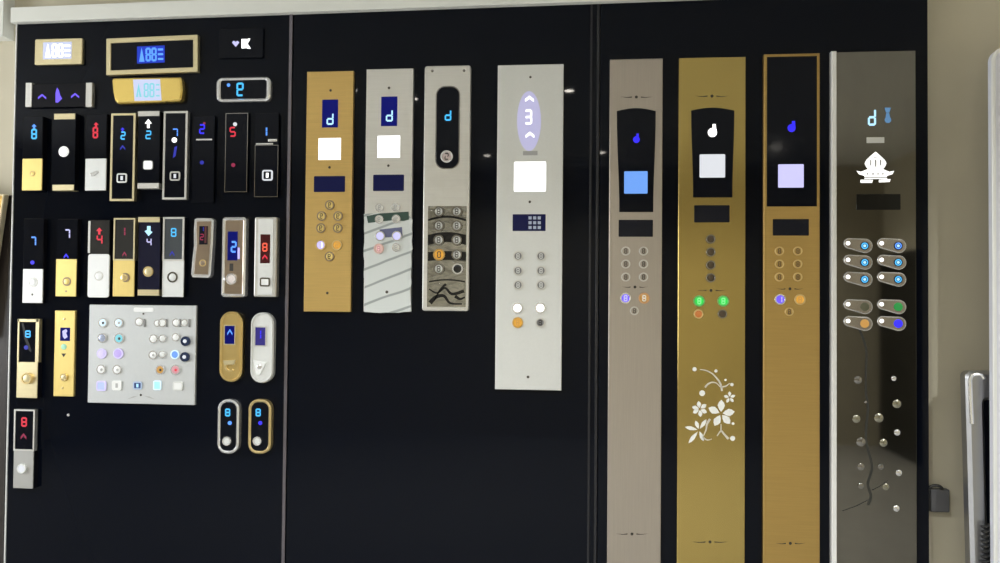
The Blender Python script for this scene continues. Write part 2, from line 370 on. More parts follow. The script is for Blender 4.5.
# ------------------------------------------------------------------ position indicators, top of the left board
LG, IG, CG = 'landing call panels on the left board', 'floor indicators on the left board', 'car button panels'
def lcd_text(t, x0, y0, x1, y1, d, m, par):
    w = x1 - x0; h = y1 - y0; cy = (y0 + y1) / 2
    pl = [[(x0, y1), (x0 + w * .11, y0), (x0 + w * .22, y1)]]
    g = t.glyph('digits', x0 + w * .5, cy, h * .86, w * .42, '88', d, m, par, thick=1.3)
    for k in range(3): pl.append([(x0 + w * .78, y0 + h * (.08 + .34 * k)), (x1, y0 + h * (.08 + .34 * k)), (x1, y0 + h * (.22 + .34 * k)), (x0 + w * .78, y0 + h * (.22 + .34 * k))])
    t.polys('arrow', pl, d, m, par)

t = Thing('floor_indicator', 'brushed gold floor indicator box with pale lit digits, top left corner of board', 'floor indicator', 58, 52, IG)
t.rect('housing', 34.5, 38.5, 82, 64.5, 0, .016, PALEGOLD, r=1.5, bev=.003)
w = t.rect('display', 43, 42, 71.5, 59, .015, .0165, LCDPALE, bev=0)
lcd_text(t, 45, 43.5, 70, 57.5, .0175, E_WHITE, w)

t = Thing('floor_indicator', 'wide black floor indicator in a gold frame with small blue screen', 'floor indicator', 151, 54, IG)
t.rect('face', 107, 37, 196.5, 73, 0, .016, PANELGLASS)
t.frame('frame', 106, 36.5, 197.5, 73.5, 4.6, 0, .022, PALEGOLD, r=.8, bev=.002)
w = t.rect('display', 137, 46, 164.5, 63, .015, .017, LCDBLUE, bev=0)
lcd_text(t, 139, 47.5, 163, 61.5, .018, E_BLUE, w)
t.o.rotation_euler.y = -math.radians(1.0)

t = Thing('floor_indicator', 'frameless black floor indicator showing a white arrow beside a block character', 'floor indicator', 241, 44, IG)
t.rect('face', 219, 29, 263, 58, 0, .010, PANELGLASS, r=1)
t.polys('arrow', [[(232, 42.5), (233.8, 40.6), (235.6, 42), (237.4, 40.6), (239.3, 42.5), (235.6, 46.8)]], .0115, E_LAVEN)
t.polys('digits', [[(241.5, 39), (244, 39), (244, 48.3), (241.5, 48.3)], [(243.5, 42.5), (248, 38.6), (250.4, 38.6), (247.5, 43.6), (250.8, 48.6), (247.6, 48.6), (243.5, 45)], [(244, 39), (247, 39), (244, 42)], [(244, 48), (246.5, 48.2), (244, 45.5)]], .0115, E_WHITE)

t = Thing('floor_indicator', 'black horizontal floor indicator with silver end caps and violet arrows', 'floor indicator', 58, 95, IG)
t.rect('face', 27, 84, 91, 107, 0, .016, BLACKBOX, bev=.001)
for x0 in (25.3, 85.6): t.rect('end_cap', x0, 82.6, x0 + 6.4, 107, 0, .02, SILVER, bev=.0015)
t.polys('arrow', [chev(42, 95.5, 8, 3.2, 2), chev(75, 94.5, 8, 3.2, 2), [(55.5, 102.5), (55.5, 93), (57, 87.5), (58.7, 90), (60, 95), (62, 98.5), (58, 102.5)]], .0172, E_VIOLET)

t = Thing('floor_indicator', 'shiny yellow gold cushion shaped floor indicator under the gold framed one', 'floor indicator', 147, 90, IG)
pts = [(111.2, 79.5), (113, 78), (147, 77.3), (180, 77), (181.3, 81), (182, 90), (181, 99), (179.5, 101), (147, 102.6), (117, 103.3), (114.5, 101), (112.3, 92)]
t.poly('housing', pts, 0, .03, mat('polished_yellow_gold', (0.92, 0.68, 0.2), 0.25, .85), bev=.007)
w = t.poly('display', [(133, 79.5), (160, 79), (161.5, 100.3), (134.5, 101)], .029, .0305, LCDPALE)
t.polys('arrow', [[(136, 97), (138.5, 83), (141.5, 97), (139.5, 97), (138.5, 90), (137.8, 97)]], .0315, E_TEAL, w)
t.glyph('digits', 149, 90.2, 13, 10, '88', .0315, E_TEAL, w); t.polys('bars', [[(156, y), (159.5, y), (159.5, y + 1.5), (156, y + 1.5)] for y in (84, 89, 95)], .0315, E_TEAL, w)

t = Thing('floor_indicator', 'rounded chrome framed floor indicator with a glowing blue digit', 'floor indicator', 243, 89, IG)
t.rect('face', 219, 79, 266, 99.5, 0, .018, PANELGLASS, r=4)
t.frame('frame', 215.8, 77, 270, 101, 4.2, 0, .026, CHROME, r=5.5, bev=.006, tb=2.6)
t.glyph('digits', 240, 89.4, 12, 6.4, '9', .0195, E_CYAN, thick=1.3); t.polys('arrow', [circ(228.5, 85, 1.7)], .0195, E_BLUE)

# ------------------------------------------------------------------ landing panels, first row
def body(label, x0, y0, x1, y1, d=.03, m=BLACKBOX, cy=None, r=.6, bev=.001, face=True):
    t = Thing('landing_panel', label, 'call panel', (x0 + x1) / 2, (y0 + y1) / 2, LG)
    t.rect('housing', x0, y0, x1, y1, 0, d, m, r=r, bev=bev); t.d = d; return t
def two_tone(label, x0, y0, x1, y1, ys, plate, d=.021, xs=0.5, face=PANELGLASS, r=.6):
    """black glass display above a metal plate"""
    t = body(label, x0, y0, x1, y1, d, BLACKBOX)
    t.rect('glass', x0 + .3, y0 + .4, x1 - .3, ys, d - .001, d + .0015, face, bev=.0006)
    t.rect('plate', x0 - xs, ys, x1 - xs, y1, d - .002, d + .003, plate, r=r, bev=.0015); t.d = d + .003; t.g = d + .0025; return t

t = two_tone('black panel with yellow gold lower plate and light blue digit, leftmost of upper row', 22.5, 116.5, 42.5, 190.5, 158.5, GOLDY, d=.028)
t.glyph('digits', 34, 134, 9, 5, '8', t.g, E_CYAN, thick=1.5); t.polys('arrow', [arrow_up(34, 126.5, 5, 5)], t.g, E_BLUE)
t.ring('button', 32, 173.5, 2.6, .9, t.d - .001, t.d + .002, GOLDCH); t.disc('button_face', 32, 173.5, 1.7, t.d - .001, t.d + .001, GOLDY)

t = body('black panel with pale gold caps and one plain round white button', 52, 113.5, 75, 190.5, .03)
t.rect('glass', 52, 119, 75, 184.5, .029, .0312, PANELGLASS, bev=.0006)
t.rect('end_cap', 54, 113.5, 75, 119.3, 0, .033, PALEGOLD, bev=.001); t.rect('end_cap', 52.3, 184.6, 73.8, 190.6, 0, .033, PALEGOLD, bev=.001)
t.disc('button', 63.5, 151.5, 5.1, .03, .0345, mat('white_button', (.9, .9, .9), .4, emit=(1, 1, 1), es=.3))

t = two_tone('black panel with silver lower plate under a red digit in upper row', 85.5, 114, 106.5, 190.5, 158.5, SATIN, d=.024)
t.glyph('digits', 95.3, 132.5, 10, 4.6, '8', t.g, E_RED, thick=1.4); t.polys('arrow', [arrow_up(96, 124.7, 5, 5)], t.g, E_RED)
t.poly('button', [(90, 173), (97.5, 170.5), (98.5, 172.5), (94, 176), (91, 176)], t.d - .001, t.d + .0025, CHROME, bev=.0005)  # button drawn in the shape of its slanted highlight

def thin_frame(label, x0, y0, x1, y1, fm, d=.022, t_=2.1):
    t = body(label, x0 + .4, y0 + .4, x1 - .4, y1 - .4, d - .002)
    t.rect('glass', x0 + t_, y0 + t_, x1 - t_, y1 - t_, d - .003, d - .001, PANELGLASS, bev=0)
    t.frame('frame', x0, y0, x1, y1, t_, 0, d, fm, r=.6, bev=.0008); t.d = d; t.g = d + .0002; return t
t = thin_frame('long black glass panel in thin pale gold frame, blue digit and square button', 110.3, 113.2, 134.8, 201, PALEGOLD)
t.glyph('digits', 123, 135.5, 7, 4.5, '2', t.g, E_CYAN, thick=1.6); t.polys('arrow', [arrow_up(122.5, 129.5, 4, 4)], t.g, E_DEEP); t.polys('lamp', [chev(122.6, 146.5, 5, 3, 2)], t.g, E_DIM)
t.sqbutton(121.6, 178, 10.4, 9.6, t.d - .002, WHITEPL, PANELGLASS, core=E_GREYW)

t = body('black panel with silver caps, white arrow over blue digit, rounded square button', 138, 111.5, 159.5, 188, .03)
t.rect('glass', 138, 116, 159.5, 183, .029, .0312, PANELGLASS, bev=.0006)
t.rect('end_cap', 137.8, 111, 159.3, 116, 0, .034, SILVER, bev=.001); t.rect('end_cap', 137.3, 183, 158.8, 188.5, 0, .034, SILVER, bev=.001)
t.polys('arrow', [arrow_up(148.3, 123.5, 7, 9)], .0322, E_WHITE); t.glyph('digits', 148.3, 134.8, 7.5, 5.4, '2', .0322, E_CYAN, thick=1.4)
t.sqbutton(147.8, 165, 9.6, 9, .0312, WHITEPL, E_WHITE)

t = thin_frame('long black glass panel in thin silver frame, blue digit above white dot', 162.8, 111, 187, 199.5, SILVER)
t.glyph('digits', 175, 132.5, 7, 5.4, '7', t.g, E_BLUE, thick=1.4); t.polys('dot', [circ(174.3, 140, 2.6)], t.g, E_WHITE); t.polys('lamp', [[(174.5, 147), (177, 146), (175.5, 156), (172.8, 158)]], t.g, E_DIM)  # the slanted shape is a dim violet streak drawn as glow
t.sqbutton(174.8, 176, 10.4, 9.4, t.d - .002, SILVER, PANELGLASS, core=E_GREYW)

t = body('plain black glass panel with deep blue digit over chrome line, beside silver framed panel', 192.5, 116, 214, 203, .016, PANELGLASS)
t.glyph('digits', 202, 129, 8.5, 5.2, '2', .0172, E_DEEP, thick=1.5); t.polys('lamp', [circ(201.8, 162.5, 2)], .0172, E_DIM); t.polys('arrow', [circ(204.3, 123.2, 1.2)], .0172, E_DIMRED)
t.rect('chrome_glint_line', 196, 138.7, 212, 140.3, .015, .0185, CHROME, bev=.0004)

t = body('plain black glass panel with red digit and small red lamp below it', 225, 113, 247.5, 192, .014, PANELGLASS)
t.glyph('digits', 232.6, 131.8, 8.6, 5.6, '5', .0152, E_RED, thick=1.4); t.polys('arrow', [circ(235, 124.2, 2)], .0152, E_GREYW); t.polys('lamp', [circ(233.2, 165, 2)], .0152, E_DIMRED)
t.frame('frame', 225, 113, 247.5, 192, .7, .01, .0148, DARKCH, bev=0)

t = body('plain black glass panel with blue numeral and white square button, rightmost of upper row', 254.5, 113, 278, 197, .016, PANELGLASS)
t.glyph('digits', 265, 131.5, 8, 3.5, '1', .0172, E_BLUE, thick=1.7)
t.rect('chrome_glint_line', 255.8, 143, 273, 144.6, .015, .0185, CHROME, bev=.0004); t.rect('chrome_glint_line', 268, 139, 277, 141.5, .015, .0185, CHROME, bev=.0004)  # the shorter strip is a highlight built as a chrome part
t.sqbutton(267.2, 175.2, 10.4, 10.6, .016, E_GREYW, PANELGLASS, core=E_WHITE)
t.frame('frame', 254.5, 145, 278, 197, .6, .01, .0168, DARKCH, bev=0)

# ------------------------------------------------------------------ landing panels, second row
t = two_tone('black panel with white lower plate and blue numeral, leftmost of lower row', 23.3, 218.5, 43.3, 303, 269, WHITEPL, d=.021, xs=.8)
t.glyph('digits', 33.3, 241.2, 8, 5, '7', t.g, E_BLUE, thick=1.5); t.polys('lamp', [circ(32.3, 262.5, 2)], t.g, E_DEEP)
t.ring('button', 33, 282, 4.6, .8, t.d - .001, t.d + .0015, SILVER); t.disc('button_face', 33, 282, 3.6, t.d - .001, t.d + .0008, WHITEPL); t.disc('screw', 32, 294.5, 1, t.d - .001, t.d + .001, SCREW, n=10)

t = two_tone('black panel with yellow gold lower plate and blue numeral, second in lower row', 56.8, 219, 77.5, 296.5, 259, GOLDY, d=.021, xs=1.2)
t.glyph('digits', 67.3, 233.8, 8, 5, '7', t.g, E_LAVEN, thick=1.4); t.polys('lamp', [chev(66, 255, 4.5, 3, 2)], t.g, E_DEEP)
t.ring('button', 66.5, 281.5, 4.2, 1.2, t.d - .001, t.d + .002, BRONZE); t.disc('button_face', 66.5, 281.5, 3, t.d - .001, t.d + .0012, GOLDY); t.polys('mark', [circ(66, 291.3, 1, 8)], t.d + .0006, BRONZE)

t = two_tone('white panel with red dot matrix digits on smoked glass, silver left edge', 88, 220, 109.5, 297.5, 254, WHITEPL, d=.024, xs=.4, face=SMOKE, r=2.5)
t.glyph('digits', 99.5, 239.5, 8, 5.4, '4', t.g, E_RED, thick=1.5); t.polys('arrow', [arrow_up(99.2, 231, 6, 7)], t.g, E_RED)
t.rect('edge_strip', 88, 221, 90.2, 253, .02, .027, SILVER, bev=.0006)
t.ring('button', 98.6, 276, 4.4, .8, t.d - .001, t.d + .0014, SILVER); t.disc('button_face', 98.6, 276, 3.5, t.d - .001, t.d + .0007, WHITEPL)

t = two_tone('pale gold panel with gold framed smoked glass and crescent shaped button', 113.3, 218, 134.8, 296.5, 260, GOLDY, d=.021, xs=.5, face=SMOKE)
t.frame('frame', 113.3, 218, 134.8, 260.5, 1.5, 0, .025, PALEGOLD, bev=.0006)
t.glyph('digits', 122.8, 231.5, 7.5, 4.4, '1', t.g, E_DIMRED, thick=1.6); t.polys('lamp', [chev(124.3, 253, 4, 3, 2)], t.g, E_DIMRED)
cr = [(125 + 4.6 * math.cos(a), 277.5 + 4.6 * math.sin(a)) for a in [math.radians(-110 + 220 * i / 12) for i in range(13)]]
cr += [(123.5 + 4.0 * math.cos(a), 277.5 + 3.6 * math.sin(a)) for a in [math.radians(100 - 200 * i / 12) for i in range(13)]]
t.polys('button', [cr], t.d + .002, BRONZE, th=.003); t.disc('button_face', 123.6, 277.5, 3.2, t.d - .001, t.d + .001, GOLDCH)

t = body('black panel with pale gold caps, blue arrow and digit, round gold button', 138.5, 217.5, 159.8, 295.5, .03)
t.rect('glass', 138.5, 222, 159.8, 290, .029, .0312, mat('navy_glass', (.008, .009, .028), .1), bev=.0006)
t.rect('end_cap', 138, 217, 159.6, 222.2, 0, .034, PALEGOLD, bev=.001); t.rect('end_cap', 137.6, 289.6, 158.8, 295.6, 0, .034, PALEGOLD, bev=.001)
t.polys('arrow', [[(144.5, 231), (147, 230), (147, 226), (150.5, 226), (150.5, 231), (152.5, 232), (148.5, 236)]], .0322, E_ICE); t.glyph('digits', 149, 242, 6.6, 4.6, '4', .0322, E_LAVEN, thick=1.5)
t.button(147.8, 271.6, 5, .0312, GOLDCH, PALEGOLD)

t = two_tone('silver panel with framed grey glass showing a cyan digit, ring button below', 162.6, 217, 184.2, 297, 260, SATIN, d=.021, xs=.6, face=mat('grey_glass', (.07, .08, .09), .12))
t.frame('frame', 162.6, 217, 184, 261, 1.8, 0, .025, SILVER, bev=.0006)
t.glyph('digits', 173.6, 232.4, 7.6, 5, '8', t.g, E_CYAN, thick=1.3); t.polys('lamp', [chev(172, 252.5, 4.5, 3.5, 2)], t.g, E_DIM)
t.ring('button', 172.2, 277.2, 5.2, 1.5, t.d - .001, t.d + .003, DARKCH); t.disc('button_face', 172.2, 277.2, 3.7, t.d - .001, t.d + .0015, SATIN)

t = Thing('landing_panel', 'short bronze faced panel with wavy silver edge, red display and ring button', 'call panel', 202.5, 248, LG)
t.poly('housing', [(194, 219), (197, 217.7), (211, 218), (213.3, 220), (212.5, 240), (211, 262), (210.3, 275), (208, 278), (192, 277.4), (190.6, 274.5), (191.5, 262), (193.3, 245), (193.2, 230)], 0, .03, CHROME, bev=.005)
t.poly('face', [(196.6, 221.5), (210.8, 221.2), (210, 242), (208.6, 262), (207.8, 274.5), (194, 274), (194.8, 262), (196.8, 245), (196.4, 232)], .028, .032, BRONZE, bev=.001)
t.rect('display', 199, 226, 207.6, 244.5, .031, .0335, LABELWIN); t.glyph('digits', 202, 229, 4, 3, '1', .0345, E_DIM, thick=1.6); t.glyph('digits', 201.8, 237, 5.5, 3.4, '2', .0345, E_DIMRED, thick=1.6)
t.rect('display_edge', 204.5, 226, 206.5, 243, .032, .0342, mat('dark_red_plastic', (.10, .02, .02), .4), bev=0)
t.ring('button', 202.5, 263, 3.4, 1, .031, .0345, GOLDCH); t.disc('button_face', 202.5, 263, 2.5, .031, .0335, BRONZE)

def rounded(label, x0, y0, x1, y1, rim, face, r, t_, d=.034, bev=.006, fm=None):
    t = Thing('landing_panel', label, 'call panel', (x0 + x1) / 2, (y0 + y1) / 2, LG)
    t.rect('face', x0 + t_ * .7, y0 + t_ * .7, x1 - t_ * .7, y1 - t_ * .7, 0, d - .006, face, r=max(r - t_ * .7, 0), n=7)
    t.frame('frame', x0, y0, x1, y1, t_, 0, d, rim, r=r, bev=bev, n=7); t.d = d - .006; return t
t = rounded('bronze faced panel in thick rounded silver frame, blue display and white round button', 221.3, 217, 245, 297, CHROME, BRONZE, 3, 3)
t.rect('display', 227.4, 231.4, 237.5, 260.4, t.d - .001, t.d + .001, LCDNAVY); t.glyph('digits', 233.6, 246.8, 10, 5, '2', t.d + .002, E_BLUE, thick=1.5)
t.rect('slot', 229.5, 263.5, 233.2, 271, t.d - .001, t.d + .0006, DARKINK, bev=0); t.polys('lamp', [[(237.6, 247.5), (239.6, 247.5), (239.6, 259), (237.6, 259)]], t.d + .0015, E_LILAC)
t.button(230.8, 279, 5.4, t.d, CHROME, mat('rose_white_cap', (.8, .72, .70), .35), out=.009)

t = Thing('landing_panel', 'slim silver panel with red display and square button, rightmost of lower row', 'call panel', 265, 257, LG)
t.rect('housing', 254, 217, 276.5, 297, 0, .03, SILVER, r=1.5, bev=.005)
t.rect('face', 258, 219, 273, 295, .029, .0325, SATIN, bev=.001)
t.rect('display', 260.2, 234.3, 270, 263.3, .032, .0335, mat('red_black_glass', (.03, .004, .006), .15, emit=(.2, .0, .01), es=.12)); t.glyph('digits', 264.8, 247.2, 7.5, 4.6, '8', .0345, mat('lit_orange_red', (0, 0, 0), emit=(1, .12, .06), es=1), thick=1.5); t.polys('lamp', [chev(264.8, 256, 5, 3, 2)], .0345, E_RED)
b = t.sqbutton(264.7, 282, 10.2, 9, .0325, DARKCH, WHITEPL)

# ------------------------------------------------------------------ lower left panels
t = two_tone('gold panel with streaked blue display and big round gold button, above dark grey panel', 17.5, 319, 38.3, 398, 362, PALEGOLD, d=.026, xs=1)
t.rect('housing_rim', 17.5, 319, 38.8, 322, .012, .031, PALEGOLD, bev=.001); t.rect('housing_rim', 35.3, 319, 38.8, 362.5, .012, .031, PALEGOLD, bev=.001); t.rect('housing_rim', 17.3, 319, 19, 362.5, .012, .031, PALEGOLD, bev=.001)
t.glyph('digits', 27.8, 334, 6, 5, '8', t.g, E_CYAN, thick=1.8); t.polys('lamp', [circ(26, 347.5, 2.2)], t.g, E_DIM)
t.polys('streak', [[(21.5, 323), (23.5, 323), (27, 338), (31.5, 350), (31, 352.5), (28.5, 350), (24.5, 339)]], t.g - .0004, mat('dark_streak', (.002, .002, .003), .3))
t.button(25.8, 378.6, 5.3, t.d, GOLDCH, PALEGOLD, out=.012)

t = Thing('landing_panel', 'narrow all gold panel with small blue lit screen and teal dot', 'call panel', 64, 353.5, LG)
t.rect('plate', 54, 310.5, 74.3, 396.5, 0, .012, GOLDY, r=.6, bev=.002)
w = t.rect('display', 60, 327.6, 70, 341, .011, .0128, LCDNAVY); t.polys('digits', [[(62.3, 331), (66, 329), (67.3, 331), (66, 333), (67.5, 337), (64.5, 339), (62.8, 336.5)]], .014, E_LAVEN, w)
t.disc('lamp', 63.6, 346.8, 2.8, .011, .0135, mat('teal_lamp', (.35, .6, .45), .4, emit=(.2, .6, .4), es=.3)); t.polys('mark', [[(61.3, 353.5), (66, 353.5), (63.6, 357)]], .0128, DARKINK)
t.button(63.2, 377.4, 3.6, .012, GOLDCH, PALEGOLD)
t.screw(64.2, 319, .012, 1.2, GOLDCH); t.screw(62.2, 388, .012, 1.2, GOLDCH)

t = rounded('rounded gold capsule panel with dark display and crescent button', 219, 311.5, 241.8, 382, mat('satin_gold_capsule', (.80, .60, .25), .32, 1), MATS['satin_gold_capsule'], 11, 2.6, d=.03, bev=.007)
t.frame('display_frame', 223.6, 324.8, 235.4, 345, 1, t.d - .001, t.d + .003, PALEGOLD, bev=.0006)
t.rect('display', 224.4, 325.6, 234.6, 344.2, t.d - .001, t.d + .001, LCDNAVY); t.polys('digits', [chev(229.8, 331, 5, 4, 2.2)], t.d + .002, E_BLUE)
ang = [math.radians(-40 - 280 * i / 16) for i in range(17)]
t.polys('button', [[(229.3 + 5.4 * math.cos(a), 366.5 - 5.4 * math.sin(a)) for a in ang] + [(229.5 + 3.1 * math.cos(a), 367 - 3.1 * math.sin(a)) for a in ang[::-1]]], t.d + .006, GOLDCH, th=.007)
t.poly('button_cap', [(223, 360.5), (235.5, 360), (234.5, 364.5), (224, 365)], t.d - .001, t.d + .007, PALEGOLD, bev=.001)

t = rounded('rounded silver capsule panel with dark violet display and triangular button', 250, 312.5, 273, 383, SATIN, SATIN, 11, 2.6, d=.03, bev=.007)
t.frame('display_frame', 254.2, 326.4, 266.2, 346.4, 1, t.d - .001, t.d + .003, SILVER, bev=.0006)
t.rect('display', 255.2, 327.4, 265.2, 345.6, t.d - .001, t.d + .001, mat('violet_backlight', (0, 0, .02), emit=(.02, .01, .2), es=.8)); t.glyph('digits', 259.3, 334.5, 8, 3, '1', t.d + .002, E_DEEP, thick=1.3)
t.poly('button', [(252.8, 360), (266.2, 362.5), (259.8, 375), (256.4, 375)], t.d - .001, t.d + .006, WHITEPL, bev=.0015)
t.disc('button_face', 259, 367, 2.4, t.d, t.d + .008, CHROME)

for (lab, x0, x1, rim, bx, btn) in (('black oval panel in rounded silver ring with two blue lamps and knob', 217, 238.4, CHROME, 226.3, CHROME),
                                    ('black oval panel in rounded gold ring with two blue lamps and knob', 247.8, 270.6, GOLDCH, 256.8, CHROME)):
    t = rounded(lab, x0, 399.6, x1, 454, rim, PANELGLASS, 9.5, 2.7, d=.03, bev=.005)
    t.glyph('digits', bx + 1.3, 412.5, 6.5, 4.6, '8', t.d + .001, E_CYAN, thick=1.7); t.polys('lamp', [circ(bx + 3.4, 423, 2)], t.d + .001, E_BLUE if rim is CHROME else E_DEEP)
    t.button(bx, 441.3, 4.3, t.d, CHROME, SATIN, out=.01)

t = two_tone('grey panel with two red lamps on black glass and white knob, lowest at left', 14.2, 409.5, 34, 488.5, 450.5, mat('grey_satin', (.5, .5, .49), .4, .8), d=.026, xs=.9)
t.frame('frame', 13.6, 409.5, 34.4, 451, 1.5, .012, .031, SILVER, bev=.0006)
t.glyph('digits', 24, 422, 8, 5, '8', t.g, E_RED, thick=1.6); t.polys('lamp', [chev(23.4, 435, 5.5, 3.5, 2.6)], t.g, E_DIMRED)
t.button(21, 468.8, 4.5, t.d, SATIN, E_GREYW, out=.01)

# ------------------------------------------------------------------ square plate of sample buttons
t = Thing('button_sample_plate', 'wide satin silver plate covered with assorted sample buttons', 'button plate', 142, 354.5)
t.rect('plate', 88.4, 305, 195.6, 404, 0, .012, mat('plate_satin_silver', (.58, .595, .60), .5, .6, brush=(20, 20, 20), mottle=.03), r=.6, bev=.002); D = .012
PALEB = mat('pale_blue_cap', (.7, .82, .9), .3, emit=(.4, .65, .8), es=.35)
LILACB = mat('lilac_cap', (.6, .55, .8), .3, emit=(.45, .38, .8), es=.3)
for (x, y, r, rim, fc, mk) in ((102.5, 322.7, 4.6, CHROME, PALEB, DARKINK), (118.3, 322.8, 4.6, CHROME, PALEB, GREYINK), (101.8, 338, 4.6, CHROME, mat('steel_blue_cap', (.5, .56, .75), .25, .5), None),
                               (118.7, 338.4, 5, CHROME, E_TEAL, DARKINK), (101.3, 353.6, 4.8, LILACB, LILACB, None), (118, 353.6, 5, LILACB, mat('violet_cap', (.45, .36, .7), .3, emit=(.3, .2, .6), es=.3), None),
                               (100.8, 369.4, 4.7, CHROME, WHITEPL, GREYINK), (116.8, 369.6, 4.7, CHROME, WHITEPL, GREYINK),
                               (159.8, 369.8, 4.6, CHROME, E_AMBER, DARKINK), (175.2, 369.8, 5, CHROME, E_PINK, E_RED),
                               (153.2, 338.8, 4.3, CHROME, WHITEPL, None), (162.2, 338.5, 3.8, CHROME, SATIN, None), (175.4, 337.2, 4, CHROME, WHITEPL, None),
                               (152.6, 355, 4.3, CHROME, WHITEPL, GREYINK), (162, 354.5, 3.7, CHROME, SATIN, None), (174.6, 354.6, 4.4, PALEB, E_SKY, None),
                               (175.8, 322.6, 4, CHROME, WHITEPL, None), (184.2, 322.8, 3.6, CHROME, SATIN, None), (157, 323.2, 3.4, CHROME, WHITEPL, None), (162, 322.8, 4.2, CHROME, WHITEPL, None), (138.8, 321.8, 4.2, CHROME, WHITEPL, None)):
    b = t.button(x, y, r, D, rim, fc, out=.0045)
    if mk: t.disc('mark', x + .4, y + .2, r * .28, D, D + .0047, mk, b, n=10)
for (x, y) in ((185, 341.2), (184.4, 357)):
    b = t.button(x, y, 4.6, D, mat('navy_rim', (.03, .05, .12), .25, .5), MATS['navy_rim'], out=.009); t.disc('mark', x - .4, y, 1.8, D, D + .0095, E_GREYW, b)
for (x, y, w_, h_, rim, fc, core) in ((101, 386, 9.6, 10, LILACB, mat('periwinkle_cap', (.4, .45, .8), .3, emit=(.25, .35, .9), es=.45), None), (116.5, 385.6, 9.6, 10, WHITEPL, WHITEPL, GREYINK),
                                      (137.3, 385.6, 9, 8, mat('pale_blue_rim', (.45, .55, .75), .3), mat('navy_cap', (.03, .06, .2), .3), E_ICE), (157, 385.4, 8, 9.6, PALEB, mat('lit_aqua', (.2, .5, .5), emit=(.3, .85, .9), es=.75), None), (177.5, 386, 10, 9, SATIN, WHITEPL, None)):
    t.sqbutton(x, y, w_, h_, D, rim, fc, core=core, out=.0045)
for x in (144.2, 166.2, 179.6, 189): t.rect('divider', x - .7, 319, x + .7, 327, D - .001, D + .004, mat('grey_bar', (.25, .25, .25), .4), bev=.0005)
t.rect('name_strip', 133.5, 307.6, 153.5, 311.8, D - .001, D + .001, WHITEPL, r=1.5, bev=.0003)
t.screw(143.2, 313.8, D, 1); t.screw(140.6, 395, D, 1.1)
t.polys('ornament', [[(126.5, 399.4), (133, 396.4), (138, 395.8), (133, 397.8)], [(143.5, 395.8), (149, 396.4), (155, 399.2), (149, 398)]], D + .0006, GREYINK)

bm = bmesh.new(); lathe(bm, 0, 0, [(.006, -.001), (.006, .001), (.004, .003), (0, .0035)], 14)
o = link('board_screw', bm, CHROME); o.location = P(68.3, 415); o['label'] = 'small bright screw head on the bare black board below the narrow gold panel'; o['category'] = 'screw'

# ------------------------------------------------------------------ car panels, middle board
def cop(label, x0, y0, x1, y1, m, d, r=0, bev=.002):
    t = Thing('car_panel', label, 'button panel', (x0 + x1) / 2, (y0 + y1) / 2, CG); t.rect('plate', x0, y0, x1, y1, 0, d, m, r=r, bev=bev); t.d = d; return t
GMARK = mat('brown_mark', (.10, .06, .03), .4)
t = cop('brushed gold button panel with blue d display and blank white screen', 305.3, 71.2, 352, 311.8, GOLD, .02)
D = t.d
w = t.rect('display', 322, 99.5, 338, 127.5, D - .001, D + .001, LCDNAVY); t.glyph('digits', 330, 118.8, 10.5, 6.4, 'd', D + .002, E_ICE, w, thick=1.3)
t.rect('screen', 318.4, 138, 340.8, 159.8, D - .001, D + .001, E_WHITE); t.screw(330.5, 90.3, D, 1.3); t.screw(329.4, 167.3, D, 1.3); t.screw(327.2, 293, D, 1.3)
t.rect('label_window', 313.8, 176, 345, 192, D - .001, D + .001, LABELBLUE, r=1)
for (x, y) in ((329.4, 205), (321.3, 216), (337.8, 216), (320.6, 228), (337.4, 228), (329.2, 256.4)): t.button(x, y, 4.7, D, BRONZE, GOLDY, ('9', GMARK))
t.button(320.5, 245, 5.2, D, GOLDCH, E_LILAC, ('1', E_WHITE)); t.button(336.8, 245, 5.2, D, GOLDCH, E_ORANGE, ('2', E_AMBER))

t = cop('brushed silver button panel with wrinkled protective film over lower half', 365, 68.8, 412, 311.8, SILVER, .02)
D = t.d
w = t.rect('display', 381, 96.5, 397.2, 126, D - .001, D + .001, LCDNAVY); t.glyph('digits', 389.3, 115.5, 10.5, 6.4, 'd', D + .002, E_ICE, w, thick=1.3)
t.rect('screen', 377.5, 135.6, 400, 157.6, D - .001, D + .001, E_WHITE); t.screw(388.9, 87.8, D, 1.3); t.screw(388.3, 165.6, D, 1.3)
t.rect('label_window', 373, 174.6, 404, 191, D - .001, D + .001, LABELBLUE, r=1)
FILM = bpy.data.materials.new('protective_film'); FILM.use_nodes = True; nt = FILM.node_tree; b = nt.nodes['Principled BSDF']; b.inputs['Roughness'].default_value = .35
tc = nt.nodes.new('ShaderNodeTexCoord'); mp = nt.nodes.new('ShaderNodeMapping'); wv = nt.nodes.new('ShaderNodeTexWave'); rp = nt.nodes.new('ShaderNodeValToRGB')
mp.inputs['Rotation'].default_value = (0, math.radians(-70), 0); wv.inputs['Scale'].default_value = 4.6; wv.inputs['Distortion'].default_value = 1.0; wv.inputs['Detail'].default_value = 2
rp.color_ramp.elements[0].color = (.33, .36, .36, 1); rp.color_ramp.elements[0].position = 0.02; rp.color_ramp.elements[1].color = (.66, .69, .68, 1); rp.color_ramp.elements[1].position = .07
nt.links.new(tc.outputs['Object'], mp.inputs[0]); nt.links.new(mp.outputs[0], wv.inputs[0]); nt.links.new(wv.outputs['Fac'], rp.inputs[0]); nt.links.new(rp.outputs[0], b.inputs['Base Color'])
rnd = random.Random(3); fp = []
for y in range(214, 313, 7): fp.append((364.0 + rnd.uniform(-.5, .8), y))
for x in range(368, 410, 6): fp.append((x, 312.6 + rnd.uniform(-.7, .5)))
for y in range(311, 213, -7): fp.append((410.8 + rnd.uniform(-1, .9) + (1.0 if y < 250 else 0), y))
